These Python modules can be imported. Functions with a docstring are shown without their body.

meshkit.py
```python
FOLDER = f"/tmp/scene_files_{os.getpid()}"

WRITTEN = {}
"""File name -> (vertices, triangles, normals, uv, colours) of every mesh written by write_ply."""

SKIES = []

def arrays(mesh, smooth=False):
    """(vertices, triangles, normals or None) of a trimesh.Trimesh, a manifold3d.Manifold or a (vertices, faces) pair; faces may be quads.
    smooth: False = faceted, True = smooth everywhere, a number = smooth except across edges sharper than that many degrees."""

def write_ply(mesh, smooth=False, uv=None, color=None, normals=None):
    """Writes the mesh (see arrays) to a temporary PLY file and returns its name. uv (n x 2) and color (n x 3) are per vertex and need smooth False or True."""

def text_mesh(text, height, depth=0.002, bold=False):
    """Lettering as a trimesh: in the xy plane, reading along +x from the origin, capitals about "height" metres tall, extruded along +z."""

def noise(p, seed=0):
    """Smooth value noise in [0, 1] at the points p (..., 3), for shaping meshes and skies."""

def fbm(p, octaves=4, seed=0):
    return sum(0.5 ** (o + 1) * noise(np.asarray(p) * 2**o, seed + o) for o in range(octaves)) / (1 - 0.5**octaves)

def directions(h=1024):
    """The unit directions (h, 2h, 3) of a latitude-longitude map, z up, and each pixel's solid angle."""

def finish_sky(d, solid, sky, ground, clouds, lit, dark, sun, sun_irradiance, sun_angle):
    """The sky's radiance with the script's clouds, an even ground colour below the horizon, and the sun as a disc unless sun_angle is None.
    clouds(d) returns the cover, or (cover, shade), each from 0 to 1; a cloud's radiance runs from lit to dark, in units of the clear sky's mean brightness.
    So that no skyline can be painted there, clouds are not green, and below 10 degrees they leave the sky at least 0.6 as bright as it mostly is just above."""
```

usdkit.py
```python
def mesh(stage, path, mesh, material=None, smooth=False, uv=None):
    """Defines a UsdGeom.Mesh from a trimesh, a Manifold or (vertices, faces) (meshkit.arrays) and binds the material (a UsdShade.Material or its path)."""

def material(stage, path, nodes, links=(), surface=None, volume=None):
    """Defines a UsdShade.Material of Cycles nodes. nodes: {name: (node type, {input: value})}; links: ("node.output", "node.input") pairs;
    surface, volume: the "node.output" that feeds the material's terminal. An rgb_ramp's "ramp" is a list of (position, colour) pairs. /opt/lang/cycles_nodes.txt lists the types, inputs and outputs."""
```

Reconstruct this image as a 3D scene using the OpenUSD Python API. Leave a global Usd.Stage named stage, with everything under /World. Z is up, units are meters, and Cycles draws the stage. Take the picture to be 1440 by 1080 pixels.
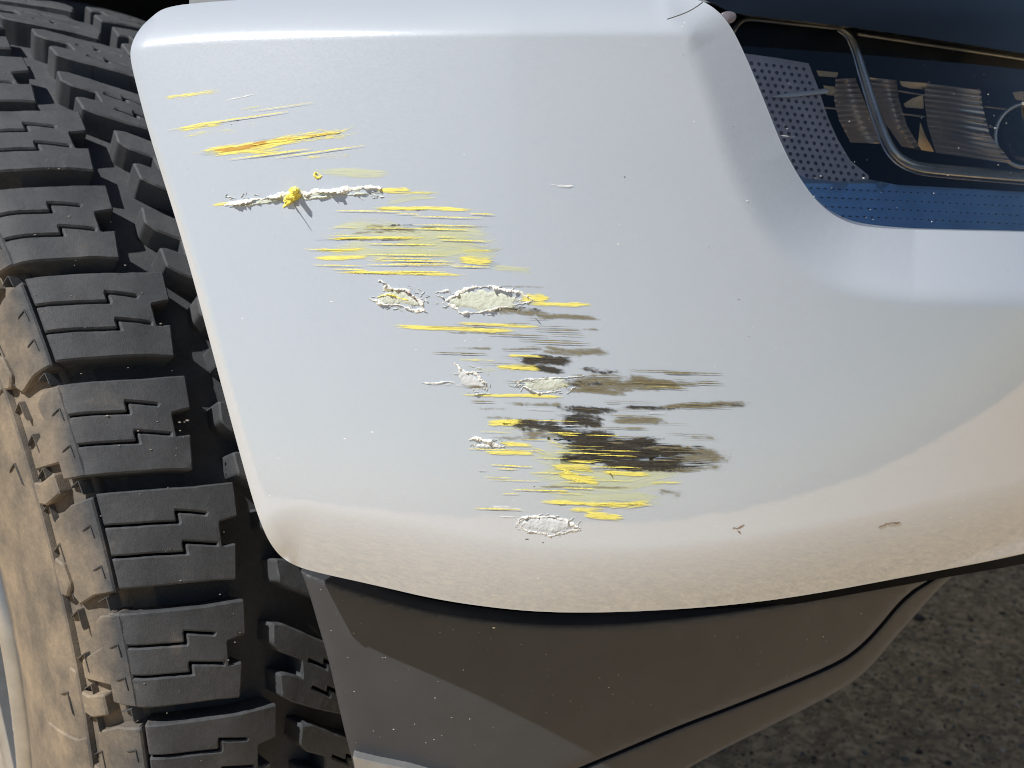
import math
import numpy as np
import trimesh
import usdkit
from meshkit import fbm, noise
from pxr import Gf, Sdf, Usd, UsdGeom, UsdLux, UsdShade, Vt
from scipy.spatial import Delaunay, cKDTree
import shapely
import shapely.affinity
from shapely.geometry import LineString, Polygon

stage = Usd.Stage.CreateInMemory()
UsdGeom.SetStageUpAxis(stage, "Z")
UsdGeom.SetStageMetersPerUnit(stage, 1.0)
UsdGeom.Xform.Define(stage, "/World")
UsdGeom.Scope.Define(stage, "/World/Looks")

# ------------------------------------------------------------------ camera, sky, sun
FPX = 1600.0                                   # focal length in pixels of a 1440 px wide picture
PITCH = math.radians(14.27)
EYE = np.array([0.0, 0.0, 0.748])
FWD = np.array([0, math.cos(PITCH), -math.sin(PITCH)])
UP = np.array([0, math.sin(PITCH), math.cos(PITCH)])
RIGHT = np.array([1.0, 0, 0])
cam = UsdGeom.Camera.Define(stage, "/World/camera")
cam.CreateHorizontalApertureAttr(36.0)
cam.CreateVerticalApertureAttr(27.0)
cam.CreateFocalLengthAttr(36.0 * FPX / 1440.0)
cam.CreateClippingRangeAttr((0.02, 500.0))
cam.CreateFStopAttr(19.0)
cam.CreateFocusDistanceAttr(0.485)
cam.CreateExposureAttr(0.25)
M = Gf.Matrix4d(*RIGHT, 0, *UP, 0, *(-FWD), 0, *EYE, 1)
UsdGeom.Xformable(cam).AddTransformOp().Set(M)

SUN = np.array([-0.44, -0.37, 0.82])
SUN /= np.linalg.norm(SUN)
sky_mat = usdkit.material(stage, "/World/Looks/sky", {
    "s": ("sky_texture", {"sky_type": "single_scattering", "sun_disc": False, "sun_elevation": float(math.asin(SUN[2])),
                          "sun_rotation": float(math.atan2(SUN[0], SUN[1])), "aerosol_density": 0.6}),
    "b": ("background_shader", {"strength": 0.05})}, [("s.color", "b.color")], surface="b.background")
sky = UsdLux.DomeLight.Define(stage, "/World/sky")
UsdShade.MaterialBindingAPI.Apply(sky.GetPrim()).Bind(sky_mat)
sky.GetPrim().SetCustomDataByKey("kind", "structure")
sun = UsdLux.DistantLight.Define(stage, "/World/sun")
sun.CreateNormalizeAttr(True) if hasattr(sun, "CreateNormalizeAttr") else None
sun.CreateIntensityAttr(1.25)
sun.CreateAngleAttr(0.5)
sun.CreateColorAttr(Gf.Vec3f(1.0, 0.96, 0.90))
zx = SUN
xx = np.cross([0, 0, 1.0], zx); xx /= np.linalg.norm(xx)
yx = np.cross(zx, xx)
UsdGeom.Xformable(sun).AddTransformOp().Set(Gf.Matrix4d(*xx, 0, *yx, 0, *zx, 0, 0, 0, 5, 1))

# ------------------------------------------------------------------ helpers
_used = {}


def free(parent, name):
    p = f"{parent}/{name}"
    n = _used.get(p, 0)
    _used[p] = n + 1
    return p if n == 0 else f"{p}_{n:03d}"


def put(parent, name, mesh, mat, smooth=False, uv=None, label=None, kind=None, prim=None):
    """one Mesh prim under parent; prim: {primvar name: one value per vertex}"""
    path = free(parent, name)
    m = usdkit.mesh(stage, path, mesh, MAT[mat], smooth, uv)
    for k, val in (prim or {}).items():
        UsdGeom.PrimvarsAPI(m).CreatePrimvar(k, Sdf.ValueTypeNames.FloatArray, "vertex").Set(Vt.FloatArray.FromNumpy(np.asarray(val, np.float32)))
    if label:
        m.GetPrim().SetCustomDataByKey("label", label)
    if kind:
        m.GetPrim().SetCustomDataByKey("kind", kind)
    return path


def group(parent, name, label=None):
    path = free(parent, name)
    x = UsdGeom.Xform.Define(stage, path)
    if label:
        x.GetPrim().SetCustomDataByKey("label", label)
    return path


def cat(*parts):
    v, f, n = [], [], 0
    for a, b in parts:
        a, b = np.asarray(a, float), np.asarray(b, int)
        if b.shape[1] == 4:
            b = np.vstack([b[:, [0, 1, 2]], b[:, [0, 2, 3]]])
        v.append(a); f.append(b + n); n += len(a)
    return np.vstack(v), np.vstack(f)


def tm(m):
    return np.array(m.vertices), np.array(m.faces)


def grid_faces(nu, nv, wrap=False):
    i, j = np.meshgrid(np.arange(nu - (0 if wrap else 1)), np.arange(nv - 1), indexing="ij")
    a, b = (i * nv + j).ravel(), (((i + 1) % nu) * nv + j).ravel()
    return np.stack([a, b, b + 1, a + 1], 1)


def tube(path, r, n=8, closed=False, caps=True):
    p = np.asarray(path, float)
    r = np.broadcast_to(np.asarray(r, float), (len(p),))
    t = np.gradient(p, axis=0); t /= np.maximum(np.linalg.norm(t, axis=1, keepdims=True), 1e-12)
    ref = np.array([0.13, 0.31, 0.94])
    a = np.cross(t, ref); a /= np.linalg.norm(a, axis=1, keepdims=True)
    b = np.cross(t, a)
    th = np.arange(n) / n * 2 * np.pi
    v = p[:, None] + r[:, None, None] * (np.cos(th)[None, :, None] * a[:, None] + np.sin(th)[None, :, None] * b[:, None])
    v = v.reshape(-1, 3)
    f = []
    for i in range(len(p) - 1):
        for j in range(n):
            k = (j + 1) % n
            f += [[i * n + j, i * n + k, (i + 1) * n + k], [i * n + j, (i + 1) * n + k, (i + 1) * n + j]]
    m = len(v)
    v = np.vstack([v, p[0], p[-1]])
    for j in range(n):
        k = (j + 1) % n
        f += [[m, k, j], [m + 1, (len(p) - 1) * n + j, (len(p) - 1) * n + k]]
    return v, np.array(f)


def chaikin(p, n=3, closed=False):
    p = np.asarray(p, float)
    for _ in range(n):
        q = np.vstack([p, p[:1]]) if closed else p
        a, b = q[:-1], q[1:]
        c = np.stack([0.75 * a + 0.25 * b, 0.25 * a + 0.75 * b], 1).reshape(-1, p.shape[1])
        p = c if closed else np.vstack([p[:1], c, p[-1:]])
    return p


def resample(p, step, closed=False):
    p = np.asarray(p, float)
    if closed:
        p = np.vstack([p, p[:1]])
    d = np.r_[0, np.cumsum(np.linalg.norm(np.diff(p, axis=0), axis=1))]
    n = max(2, int(round(d[-1] / step)) + 1)
    t = np.linspace(0, d[-1], n)
    q = np.stack([np.interp(t, d, p[:, k]) for k in range(p.shape[1])], 1)
    return q[:-1] if closed else q


def fill(poly, step, edge, rings=()):
    """2-D triangulation of a shapely polygon: (points, triangles, list of boundary index loops)"""
    pts, loops, n = [], [], 0
    for r in [poly.exterior, *poly.interiors]:
        q = resample(np.array(r.coords)[:-1], edge, True)
        pts.append(q); loops.append(np.arange(n, n + len(q))); n += len(q)
    for d, e in rings:
        g = poly.buffer(-d, join_style=2)
        for gg in getattr(g, "geoms", [g]):
            for r in [gg.exterior, *gg.interiors]:
                if r.length > 4 * e:
                    pts.append(resample(np.array(r.coords)[:-1], e, True))
    x0, y0, x1, y1 = poly.bounds
    far = (rings[-1][0] if rings else 0) + 0.55 * step
    gx, gy = np.meshgrid(np.arange(x0, x1 + step, step), np.arange(y0, y1 + step, step))
    g = np.stack([gx.ravel(), gy.ravel()], 1)
    g[:, 0] += np.where((np.round((g[:, 1] - y0) / step).astype(int) % 2) == 1, step / 2, 0)
    inner = poly.buffer(-far)
    pts.append(g[shapely.contains_xy(inner, g[:, 0], g[:, 1])])
    p = np.vstack(pts)
    t = Delaunay(p, qhull_options="Qbb Qc Qz Q12").simplices
    c = p[t].mean(1)
    t = t[shapely.contains_xy(poly, c[:, 0], c[:, 1])]
    a = p[t]
    ar = np.cross(a[:, 1] - a[:, 0], a[:, 2] - a[:, 0])
    t = t[np.abs(ar) > 1e-14]
    ar = ar[np.abs(ar) > 1e-14]
    t[ar < 0] = t[ar < 0][:, ::-1]
    return p, t, loops


# ------------------------------------------------------------------ picture ray -> place on a surface
def rays(px):
    px = np.atleast_2d(np.asarray(px, float))
    return FWD + ((px[:, 0] - 720) / FPX)[:, None] * RIGHT - ((px[:, 1] - 540) / FPX)[:, None] * UP


def plan(x):
    d = x + 0.015
    return np.where(d > 0, 1.35 * d * d, 0.9 * d * d)


def body_y(x, z):
    """the truck corner's general form: how far forward (small y) its skin stands at x, z"""
    return 0.462 + plan(x) + (0.215 + 0.26 * np.clip(x, 0, 0.3)) * (z - 0.66) + 0.22 * (z - 0.66) ** 2


def on_body(px, back=0.0, fun=None):
    r = rays(px)
    t = np.full(len(r), 0.5)
    for _ in range(40):
        p = EYE + r * t[:, None]
        y = (fun or body_y)(p[:, 0], p[:, 2]) + back
        t = 0.5 * t + 0.5 * y / r[:, 1]
    return EYE + r * t[:, None]


# ------------------------------------------------------------------ materials
MAT = {}


def mat(name, nodes, links, surface="p.BSDF"):
    MAT[name] = usdkit.material(stage, f"/World/Looks/{name}", nodes, links, surface=surface)


def plain(name, color, rough=0.5, metal=0.0, spec=0.5, var=0.15, scale=60.0, bump=0.0, bscale=400.0, coat=0.0, bdist=0.001):
    c = np.array(color, float)
    n = {"g": ("geometry", {}), "n": ("noise_texture", {"scale": scale, "detail": 5.0, "roughness": 0.6}),
         "r": ("rgb_ramp", {"ramp": [(0.25, tuple(c * (1 - var))), (0.75, tuple(c * (1 + var)))]}),
         "p": ("principled_bsdf", {"roughness": rough, "metallic": metal, "specular_ior_level": spec, "coat_weight": coat})}
    l = [("g.position", "n.vector"), ("n.fac", "r.fac"), ("r.color", "p.base_color")]
    if bump:
        n["bn"] = ("noise_texture", {"scale": bscale, "detail": 4.0})
        n["b"] = ("bump", {"strength": bump, "distance": bdist})
        l += [("g.position", "bn.vector"), ("bn.fac", "b.height"), ("b.normal", "p.normal")]
    mat(name, n, l)


# pearl white paint: fine flakes under a clear coat
mat("pearl_paint", {
    "g": ("geometry", {}),
    "v": ("voronoi_texture", {"scale": 2600.0}),
    "s": ("vector_math", {"math_type": "subtract", "vector2": (0.5, 0.5, 0.5)}),
    "m": ("vector_math", {"math_type": "scale", "scale": 0.07}),
    "a": ("vector_math", {"math_type": "add"}),
    "nn": ("vector_math", {"math_type": "normalize"}),
    "n1": ("noise_texture", {"scale": 9.0, "detail": 6.0, "roughness": 0.6}),
    "r": ("rgb_ramp", {"ramp": [(0.3, (0.475, 0.525, 0.585)), (0.7, (0.50, 0.545, 0.605))]}),
    "n2": ("noise_texture", {"scale": 18.0, "detail": 4.0}),
    "cb": ("bump", {"strength": 0.05, "distance": 0.002}),
    "p": ("principled_bsdf", {"roughness": 0.34, "metallic": 0.12, "specular_ior_level": 0.3, "coat_weight": 1.0, "coat_roughness": 0.03, "coat_ior": 2.4})},
    [("g.position", "v.vector"), ("v.color", "s.vector1"), ("s.vector", "m.vector1"), ("g.normal", "a.vector1"), ("m.vector", "a.vector2"),
     ("a.vector", "nn.vector1"), ("nn.vector", "p.normal"), ("g.position", "n1.vector"), ("n1.fac", "r.fac"), ("r.color", "p.base_color"),
     ("g.position", "n2.vector"), ("n2.fac", "cb.height"), ("cb.normal", "p.coat_normal")])

# scraped-on colour: streaks drawn out along the scrape, broken up by a stretched noise; "fade" fades a smear to its rim
def smear(name, c0, c1, rough, dens, sy=26.0, sx=1.3, solid=0.9):
    mat(name, {
        "u": ("attribute", {"attribute": "st"}),
        "m1": ("mapping", {"scale": (sx, sy, 1.0)}), "n1": ("noise_texture", {"scale": 1.0, "detail": 5.0, "roughness": 0.62}),
        "m2": ("mapping", {"scale": (sx * 4, sy * 2.6, 1.0), "location": (7.1, 3.3, 0)}), "n2": ("noise_texture", {"scale": 1.0, "detail": 3.0, "roughness": 0.6}),
        "fa": ("attribute", {"attribute": "fade"}),
        "t1": ("math", {"math_type": "multiply_add", "value2": 1.5}),
        "t2": ("math", {"math_type": "add"}),
        "mr": ("map_range", {"range_type": "smoothstep", "from_min": 1.55 - dens, "from_max": 1.95 - dens, "to_min": 0.0, "to_max": solid, "clamp": True}),
        "c": ("rgb_ramp", {"ramp": [(0.3, c0), (0.7, c1)]}),
        "b": ("bump", {"strength": 0.6, "distance": 0.0006}),
        "p": ("principled_bsdf", {"roughness": rough}), "tr": ("transparent_bsdf", {}), "x": ("mix_closure", {})},
        [("u.vector", "m1.vector"), ("u.vector", "m2.vector"), ("m1.vector", "n1.vector"), ("m2.vector", "n2.vector"),
         ("n1.fac", "t1.value1"), ("fa.fac", "t1.value3"), ("n2.fac", "t2.value1"), ("t1.value", "t2.value2"), ("t2.value", "mr.value"),
         ("n2.fac", "c.fac"), ("c.color", "p.base_color"), ("n1.fac", "b.height"), ("b.normal", "p.normal"),
         ("mr.result", "x.fac"), ("tr.BSDF", "x.closure1"), ("p.BSDF", "x.closure2")], surface="x.closure")


smear("yellow_smear", (0.78, 0.67, 0.09), (0.90, 0.84, 0.25), 0.6, 0.10, 28.0, 1.7, 0.82)
smear("yellow_film", (0.62, 0.67, 0.38), (0.68, 0.71, 0.45), 0.45, 0.2, 14.0, 0.7, 0.5)
smear("black_smear", (0.012, 0.011, 0.010), (0.060, 0.053, 0.040), 0.55, 0.17, 27.0, 4.2, 0.97)
smear("olive_smear", (0.10, 0.088, 0.048), (0.27, 0.235, 0.13), 0.6, 0.12, 26.0, 2.8, 0.72)
smear("rust_smear", (0.40, 0.16, 0.03), (0.62, 0.36, 0.05), 0.6, 0.0, 24.0, 1.6, 0.9)
smear("pale_smear", (0.66, 0.67, 0.66), (0.80, 0.81, 0.80), 0.6, 0.0, 20.0, 2.0, 0.7)
plain("scoured_paint", (0.52, 0.55, 0.57), 0.8, var=0.10, scale=300, bump=0.4, bscale=900)
plain("raw_white", (0.68, 0.68, 0.65), 0.75, var=0.12, scale=300, bump=0.6, bscale=900)
plain("raw_cream", (0.50, 0.54, 0.47), 0.8, var=0.12, scale=300, bump=0.4, bscale=900)
plain("yellow_paint", (0.84, 0.74, 0.14), 0.65, var=0.2, scale=250, bump=0.7, bscale=900)
plain("brown_crumb", (0.20, 0.11, 0.06), 0.8, var=0.3, scale=400)
plain("black_rub", (0.03, 0.027, 0.023), 0.6, var=0.5, scale=200)
plain("olive_rub", (0.20, 0.175, 0.10), 0.6, var=0.4, scale=200)
plain("dark_speck", (0.10, 0.085, 0.07), 0.7)
plain("light_speck", (0.85, 0.85, 0.82), 0.6)
plain("grey_plastic", (0.044, 0.048, 0.056), 0.52, var=0.14, scale=40, bump=0.25, bscale=2600, bdist=0.0004, spec=0.5)
plain("black_rubber", (0.004, 0.005, 0.007), 0.8, spec=0.1)
plain("black_gloss", (0.004, 0.006, 0.009), 0.12, spec=0.4)
plain("liner", (0.012, 0.013, 0.015), 0.9, spec=0.1)
plain("grey_metal", (0.32, 0.33, 0.34), 0.4, metal=0.6)
plain("alloy", (0.50, 0.52, 0.55), 0.3, metal=0.85)
plain("alloy_dark", (0.03, 0.03, 0.035), 0.4)
plain("chrome_grey", (0.74, 0.71, 0.62), 0.28, metal=0.8, var=0.25, scale=90)
plain("bright_edge", (0.8, 0.8, 0.8), 0.15, metal=1.0)
plain("lamp_dark", (0.010, 0.02, 0.035), 0.8, spec=0.1)
plain("lamp_plate", (0.82, 0.72, 0.72), 0.45, metal=0.2)
plain("lamp_bump", (0.13, 0.12, 0.14), 0.2)
plain("lamp_shelf", (0.52, 0.76, 1.0), 0.28, metal=0.6, var=0.15, scale=30)
plain("lamp_reflector", (0.78, 0.66, 0.53), 0.3, metal=0.8)
plain("lamp_tan", (0.95, 0.74, 0.46), 0.25, metal=0.6)
mat("lamp_lens", {"f": ("fresnel", {"IOR": 1.5}), "g": ("glossy_bsdf", {"color": (0.95, 0.97, 1.0), "roughness": 0.03}),
                  "t": ("transparent_bsdf", {"color": (0.94, 0.96, 0.98)}), "x": ("mix_closure", {})},
    [("f.fac", "x.fac"), ("t.BSDF", "x.closure1"), ("g.BSDF", "x.closure2")], surface="x.closure")

# rubber: charcoal with tan road dust where the attribute "dust" says so
mat("tyre_rubber", {
    "g": ("geometry", {}), "d": ("attribute", {"attribute": "dust"}),
    "n": ("noise_texture", {"scale": 32.0, "detail": 6.0, "roughness": 0.65}),
    "n3": ("noise_texture", {"scale": 420.0, "detail": 4.0, "roughness": 0.7}),
    "k": ("rgb_ramp", {"ramp": [(0.3, (0.038, 0.042, 0.048)), (0.52, (0.053, 0.057, 0.064)), (0.72, (0.072, 0.075, 0.081))]}),
    "tn": ("rgb_ramp", {"ramp": [(0.25, (0.15, 0.126, 0.098)), (0.5, (0.235, 0.190, 0.138)), (0.75, (0.32, 0.250, 0.172))]}),
    "ma": ("math", {"math_type": "subtract", "value2": 0.5}),
    "mb": ("math", {"math_type": "multiply_add", "value2": 1.3}),
    "cl": ("clamp", {}),
    "mx": ("mix_color", {}),
    "bb": ("noise_texture", {"scale": 1500.0, "detail": 4.0}),
    "b": ("bump", {"strength": 0.35, "distance": 0.0006}),
    "ml": ("mix_color", {"blend_type": "multiply", "fac": 0.5}),
    "gr": ("rgb_ramp", {"ramp": [(0.3, (0.65, 0.65, 0.65)), (0.7, (1.2, 1.2, 1.2))]}),
    "p": ("principled_bsdf", {"roughness": 0.72, "specular_ior_level": 0.4})},
    [("g.position", "n.vector"), ("g.position", "n3.vector"), ("n.fac", "k.fac"), ("n.fac", "tn.fac"), ("n.fac", "ma.value1"),
     ("ma.value", "mb.value1"), ("d.fac", "mb.value3"), ("mb.value", "cl.value"), ("cl.result", "mx.fac"), ("k.color", "mx.a"), ("tn.color", "mx.b"),
     ("mx.result", "ml.a"), ("n3.fac", "gr.fac"), ("gr.color", "ml.b"), ("ml.result", "p.base_color"),
     ("g.position", "bb.vector"), ("bb.fac", "b.height"), ("b.normal", "p.normal")])

mat("road", {
    "g": ("geometry", {}),
    "v": ("voronoi_texture", {"scale": 120.0, "detail": 1.0}), "vc": ("separate_color", {}),
    "n": ("noise_texture", {"scale": 70.0, "detail": 6.0, "roughness": 0.75}),
    "n2": ("noise_texture", {"scale": 22.0, "detail": 5.0, "roughness": 0.7}),
    "r": ("rgb_ramp", {"ramp": [(0.10, (0.17, 0.126, 0.078)), (0.5, (0.40, 0.300, 0.178)), (0.9, (0.70, 0.53, 0.325))]}),
    "mm": ("math", {"math_type": "multiply_add", "value2": 0.45}),
    "mf": ("math", {"math_type": "multiply", "value2": 0.55}),
    "r2": ("rgb_ramp", {"ramp": [(0.35, (0.72, 0.72, 0.72)), (0.65, (1.2, 1.2, 1.2))]}),
    "ml": ("mix_color", {"blend_type": "multiply", "fac": 1.0}),
    "b": ("bump", {"strength": 0.9, "distance": 0.006}),
    "p": ("principled_bsdf", {"roughness": 0.85, "specular_ior_level": 0.3})},
    [("g.position", "v.vector"), ("g.position", "n.vector"), ("g.position", "n2.vector"), ("v.color", "vc.color"), ("n.fac", "mf.value1"),
     ("vc.r", "mm.value1"), ("mf.value", "mm.value3"), ("mm.value", "r.fac"), ("r.color", "ml.a"), ("n2.fac", "r2.fac"), ("r2.color", "ml.b"),
     ("ml.result", "p.base_color"), ("mm.value", "b.height"), ("b.normal", "p.normal")])

# ------------------------------------------------------------------ ground
gx = np.array([-60, -8, -3, -1, 0, 1, 2, 4, 10, 60.0])
GX, GY = np.meshgrid(gx, gx, indexing="ij")
gp = np.stack([GX.ravel(), GY.ravel(), 0 * GX.ravel()], 1)
gpath = put("/World", "ground", (gp, grid_faces(len(gx), len(gx))), "road", True, kind="structure",
            label="coarse tan asphalt ground, dark in the shade below the car")
stage.GetPrimAtPath(gpath).SetCustomDataByKey("category", "ground")

rg = np.random.default_rng(3)
GRAV = UsdGeom.PointInstancer.Define(stage, "/World/gravel")
GRAV.GetPrim().SetCustomDataByKey("kind", "stuff")
GRAV.GetPrim().SetCustomDataByKey("label", "loose grit and small stones scattered over the asphalt")
GRAV.GetPrim().SetCustomDataByKey("category", "gravel")
for i, (nm, col) in enumerate((("tan_stone", (0.36, 0.28, 0.18)), ("grey_stone", (0.20, 0.185, 0.165)), ("dark_stone", (0.075, 0.066, 0.055)), ("pale_stone", (0.55, 0.47, 0.36)))):
    plain(nm, col, 0.85, var=0.25, scale=90)
    st_m = trimesh.creation.icosphere(1)
    st_v = np.array(st_m.vertices) * (0.7 + 0.6 * noise(np.array(st_m.vertices) * 1.7 + 20 * i, i))[:, None] * [1, 0.8, 0.55]
    GRAV.CreatePrototypesRel().AddTarget(put("/World/gravel", nm, (st_v, np.array(st_m.faces)), nm, True))
NG = 26000
gxy = np.vstack([np.column_stack([rg.uniform(0.05, 1.3, NG // 2), rg.uniform(0.85, 2.1, NG // 2)]), np.column_stack([rg.uniform(-1.3, 2.0, NG // 2), rg.uniform(-1.4, 1.2, NG // 2)])])
gs = 0.0015 * rg.lognormal(0, 0.45, NG)
GRAV.CreatePositionsAttr(Vt.Vec3fArray.FromNumpy(np.column_stack([gxy, gs * 0.25]).astype(np.float32)))
GRAV.CreateScalesAttr(Vt.Vec3fArray.FromNumpy(np.repeat(gs[:, None], 3, 1).astype(np.float32)))
gw = rg.uniform(0, 2 * np.pi, NG)
GRAV.CreateOrientationsAttr(Vt.QuathArray([Gf.Quath(float(math.cos(w / 2)), 0, 0, float(math.sin(w / 2))) for w in gw]))
GRAV.CreateProtoIndicesAttr(Vt.IntArray.FromNumpy(rg.choice(4, NG, p=[0.34, 0.3, 0.26, 0.1]).astype(np.int32)))

# ------------------------------------------------------------------ the car
CAR = "/World/car"
UsdGeom.Xform.Define(stage, CAR)
cp = stage.GetPrimAtPath(CAR)
cp.SetCustomDataByKey("label", "pearl white car corner with yellow and black scrapes beside a chunky off-road tyre")
cp.SetCustomDataByKey("category", "car")

# ---- bumper outlines in picture coordinates
TOP = [(212, 25), (226, 13.5), (246, 8), (268, 5), (340, -1), (500, -6), (800, -8), (950, -6)]
LAMP = [(985, 0), (1006, 12), (1022, 29), (1034, 48), (1050, 82), (1075, 142), (1100, 206), (1124, 250), (1152, 288), (1187, 312), (1228, 321), (1330, 324), (1440, 326), (1580, 331)]
BOTTOM = [(1580, 742), (1440, 780), (1275, 811), (1125, 839), (1010, 853), (900, 860), (800, 862), (720, 858), (617, 844), (528, 823), (450, 806), (418, 797)]
LEFT = [(397, 785), (383, 769), (371, 747), (354, 700), (304, 514), (259, 345), (213, 200), (195, 133), (184, 88), (183, 70), (189, 52), (200, 36)]
outline = chaikin(TOP + LAMP + BOTTOM + LEFT, 3, True)
POLY = Polygon(outline).buffer(0)
T_top, T_lamp, T_bot, T_left = (cKDTree(resample(chaikin(c, 3), 2.0)) for c in ([(110, 22), (240, 4), (340, -2), (500, -6), (800, -8), (1060, -6)], LAMP, BOTTOM, LEFT + [TOP[0]]))
lamp_pts = resample(chaikin(LAMP, 3), 2.0)
# how deep the skin turns in at each place of the lamp opening
lamp_depth = np.interp(np.cumsum(np.r_[0, np.linalg.norm(np.diff(lamp_pts, axis=0), axis=1)]), [0, 60, 250, 380, 480, 900], [0.008, 0.011, 0.016, 0.026, 0.035, 0.035])
lamp_reach = np.interp(np.cumsum(np.r_[0, np.linalg.norm(np.diff(lamp_pts, axis=0), axis=1)]), [0, 60, 250, 380, 480, 900], [55, 75, 92, 100, 108, 108])


def turn(px):
    """how far the bumper's skin falls back behind the general form at picture places px (rolled edges, the bay of the lamp)"""
    px = np.atleast_2d(np.asarray(px, float))
    o = np.zeros(len(px))

    def roll(d, reach, depth, e):
        return depth * np.clip((reach - d) / reach, 0, 1) ** e

    d, _ = T_top.query(px)
    wt = np.clip((1040 - px[:, 0]) / 130, 0, 1); wt = wt * wt * (3 - 2 * wt)
    o += roll(d, 56.0, 0.020, 1.6) * wt
    d, _ = T_left.query(px)
    o += roll(d, 13.0, 0.0022, 1.8)
    d, _ = T_bot.query(px)
    reach = np.interp(px[:, 0], [380, 600, 900, 1200, 1450], [85, 100, 92, 98, 104])
    o += roll(d, reach, 0.0100, 1.6)
    d, i = T_lamp.query(px)
    near = lamp_depth[i], lamp_reach[i]
    x = np.clip((near[1] - d) / near[1], 0, 1)
    o += near[0] * np.where(x < 0.3, x * x / 0.6, x - 0.15) / 0.85
    return o


def on_bumper(px, lift=0.0):
    """points on the bumper's skin, lift metres in front of it"""
    return on_body(px, turn(px) - lift)


p2, tri, loops = fill(POLY, 5.0, 3.0, [(1.2, 3.0), (3.0, 3.4), (6.0, 4.0)])
v3 = on_bumper(p2)
front = (v3, tri[:, ::-1])
lo = loops[0]
rim0 = v3[lo]
away = rays(p2[lo]); away /= np.linalg.norm(away, axis=1, keepdims=True)
inward = np.array([0.2, 1.0, 0.0]) / 1.02
rim1 = rim0 + inward * 0.004
rim2 = rim0 + inward * 0.03
n = len(lo)
k = np.arange(n)
rimv = np.vstack([rim0, rim1, rim2])
rimf = np.vstack([np.stack([k, (k + 1) % n, n + (k + 1) % n, n + k], 1), np.stack([n + k, n + (k + 1) % n, 2 * n + (k + 1) % n, 2 * n + k], 1)])
bv, bf = cat(front, (rimv, rimf))
BUMPER = put(CAR, "bumper", (bv, bf), "pearl_paint", True)

# a fine seam where the bumper meets the wing, over the top corner
seam = on_bumper(chaikin([(938, 27), (962, 19), (976, 12), (988, 3)], 2), 0.0001)
put(BUMPER, "panel_seam", tube(seam, 0.0002, 6), "dark_speck")

# ---- black seal and lower valance
def body_low(x, z):
    return 0.462 + plan(x) + 0.0 + 0.09 * np.clip(x + 0.09, 0, 0.25) + 0.02 * (0.52 - z) + 0.6 * np.clip(0.50 - z, 0, 1) ** 2


seal = chaikin([(416, 794), (450, 800), (528, 816), (617, 836), (720, 850), (800, 854), (900, 852), (1010, 845), (1125, 831), (1275, 803), (1440, 772), (1580, 736),
                (1580, 760), (1440, 794), (1352, 808), (1275, 822), (1125, 849), (1010, 864), (900, 876), (800, 880), (720, 874), (640, 863), (587, 852), (528, 838), (470, 822), (424, 806)], 2, True)
p2, tri, loops = fill(Polygon(seal).buffer(0), 9.0, 5.0)
v3 = on_body(p2, np.interp(p2[:, 0], [900, 1250], [0.026, 0.004]), body_low)
b3 = v3[loops[0]]; n = len(b3); k = np.arange(n)
put(CAR, "rubber_seal", cat((v3, tri[:, ::-1]), (np.vstack([b3, b3 + [0, 0.02, 0]]), np.stack([k, (k + 1) % n, n + (k + 1) % n, n + k], 1))), "black_rubber", 40)

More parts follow.
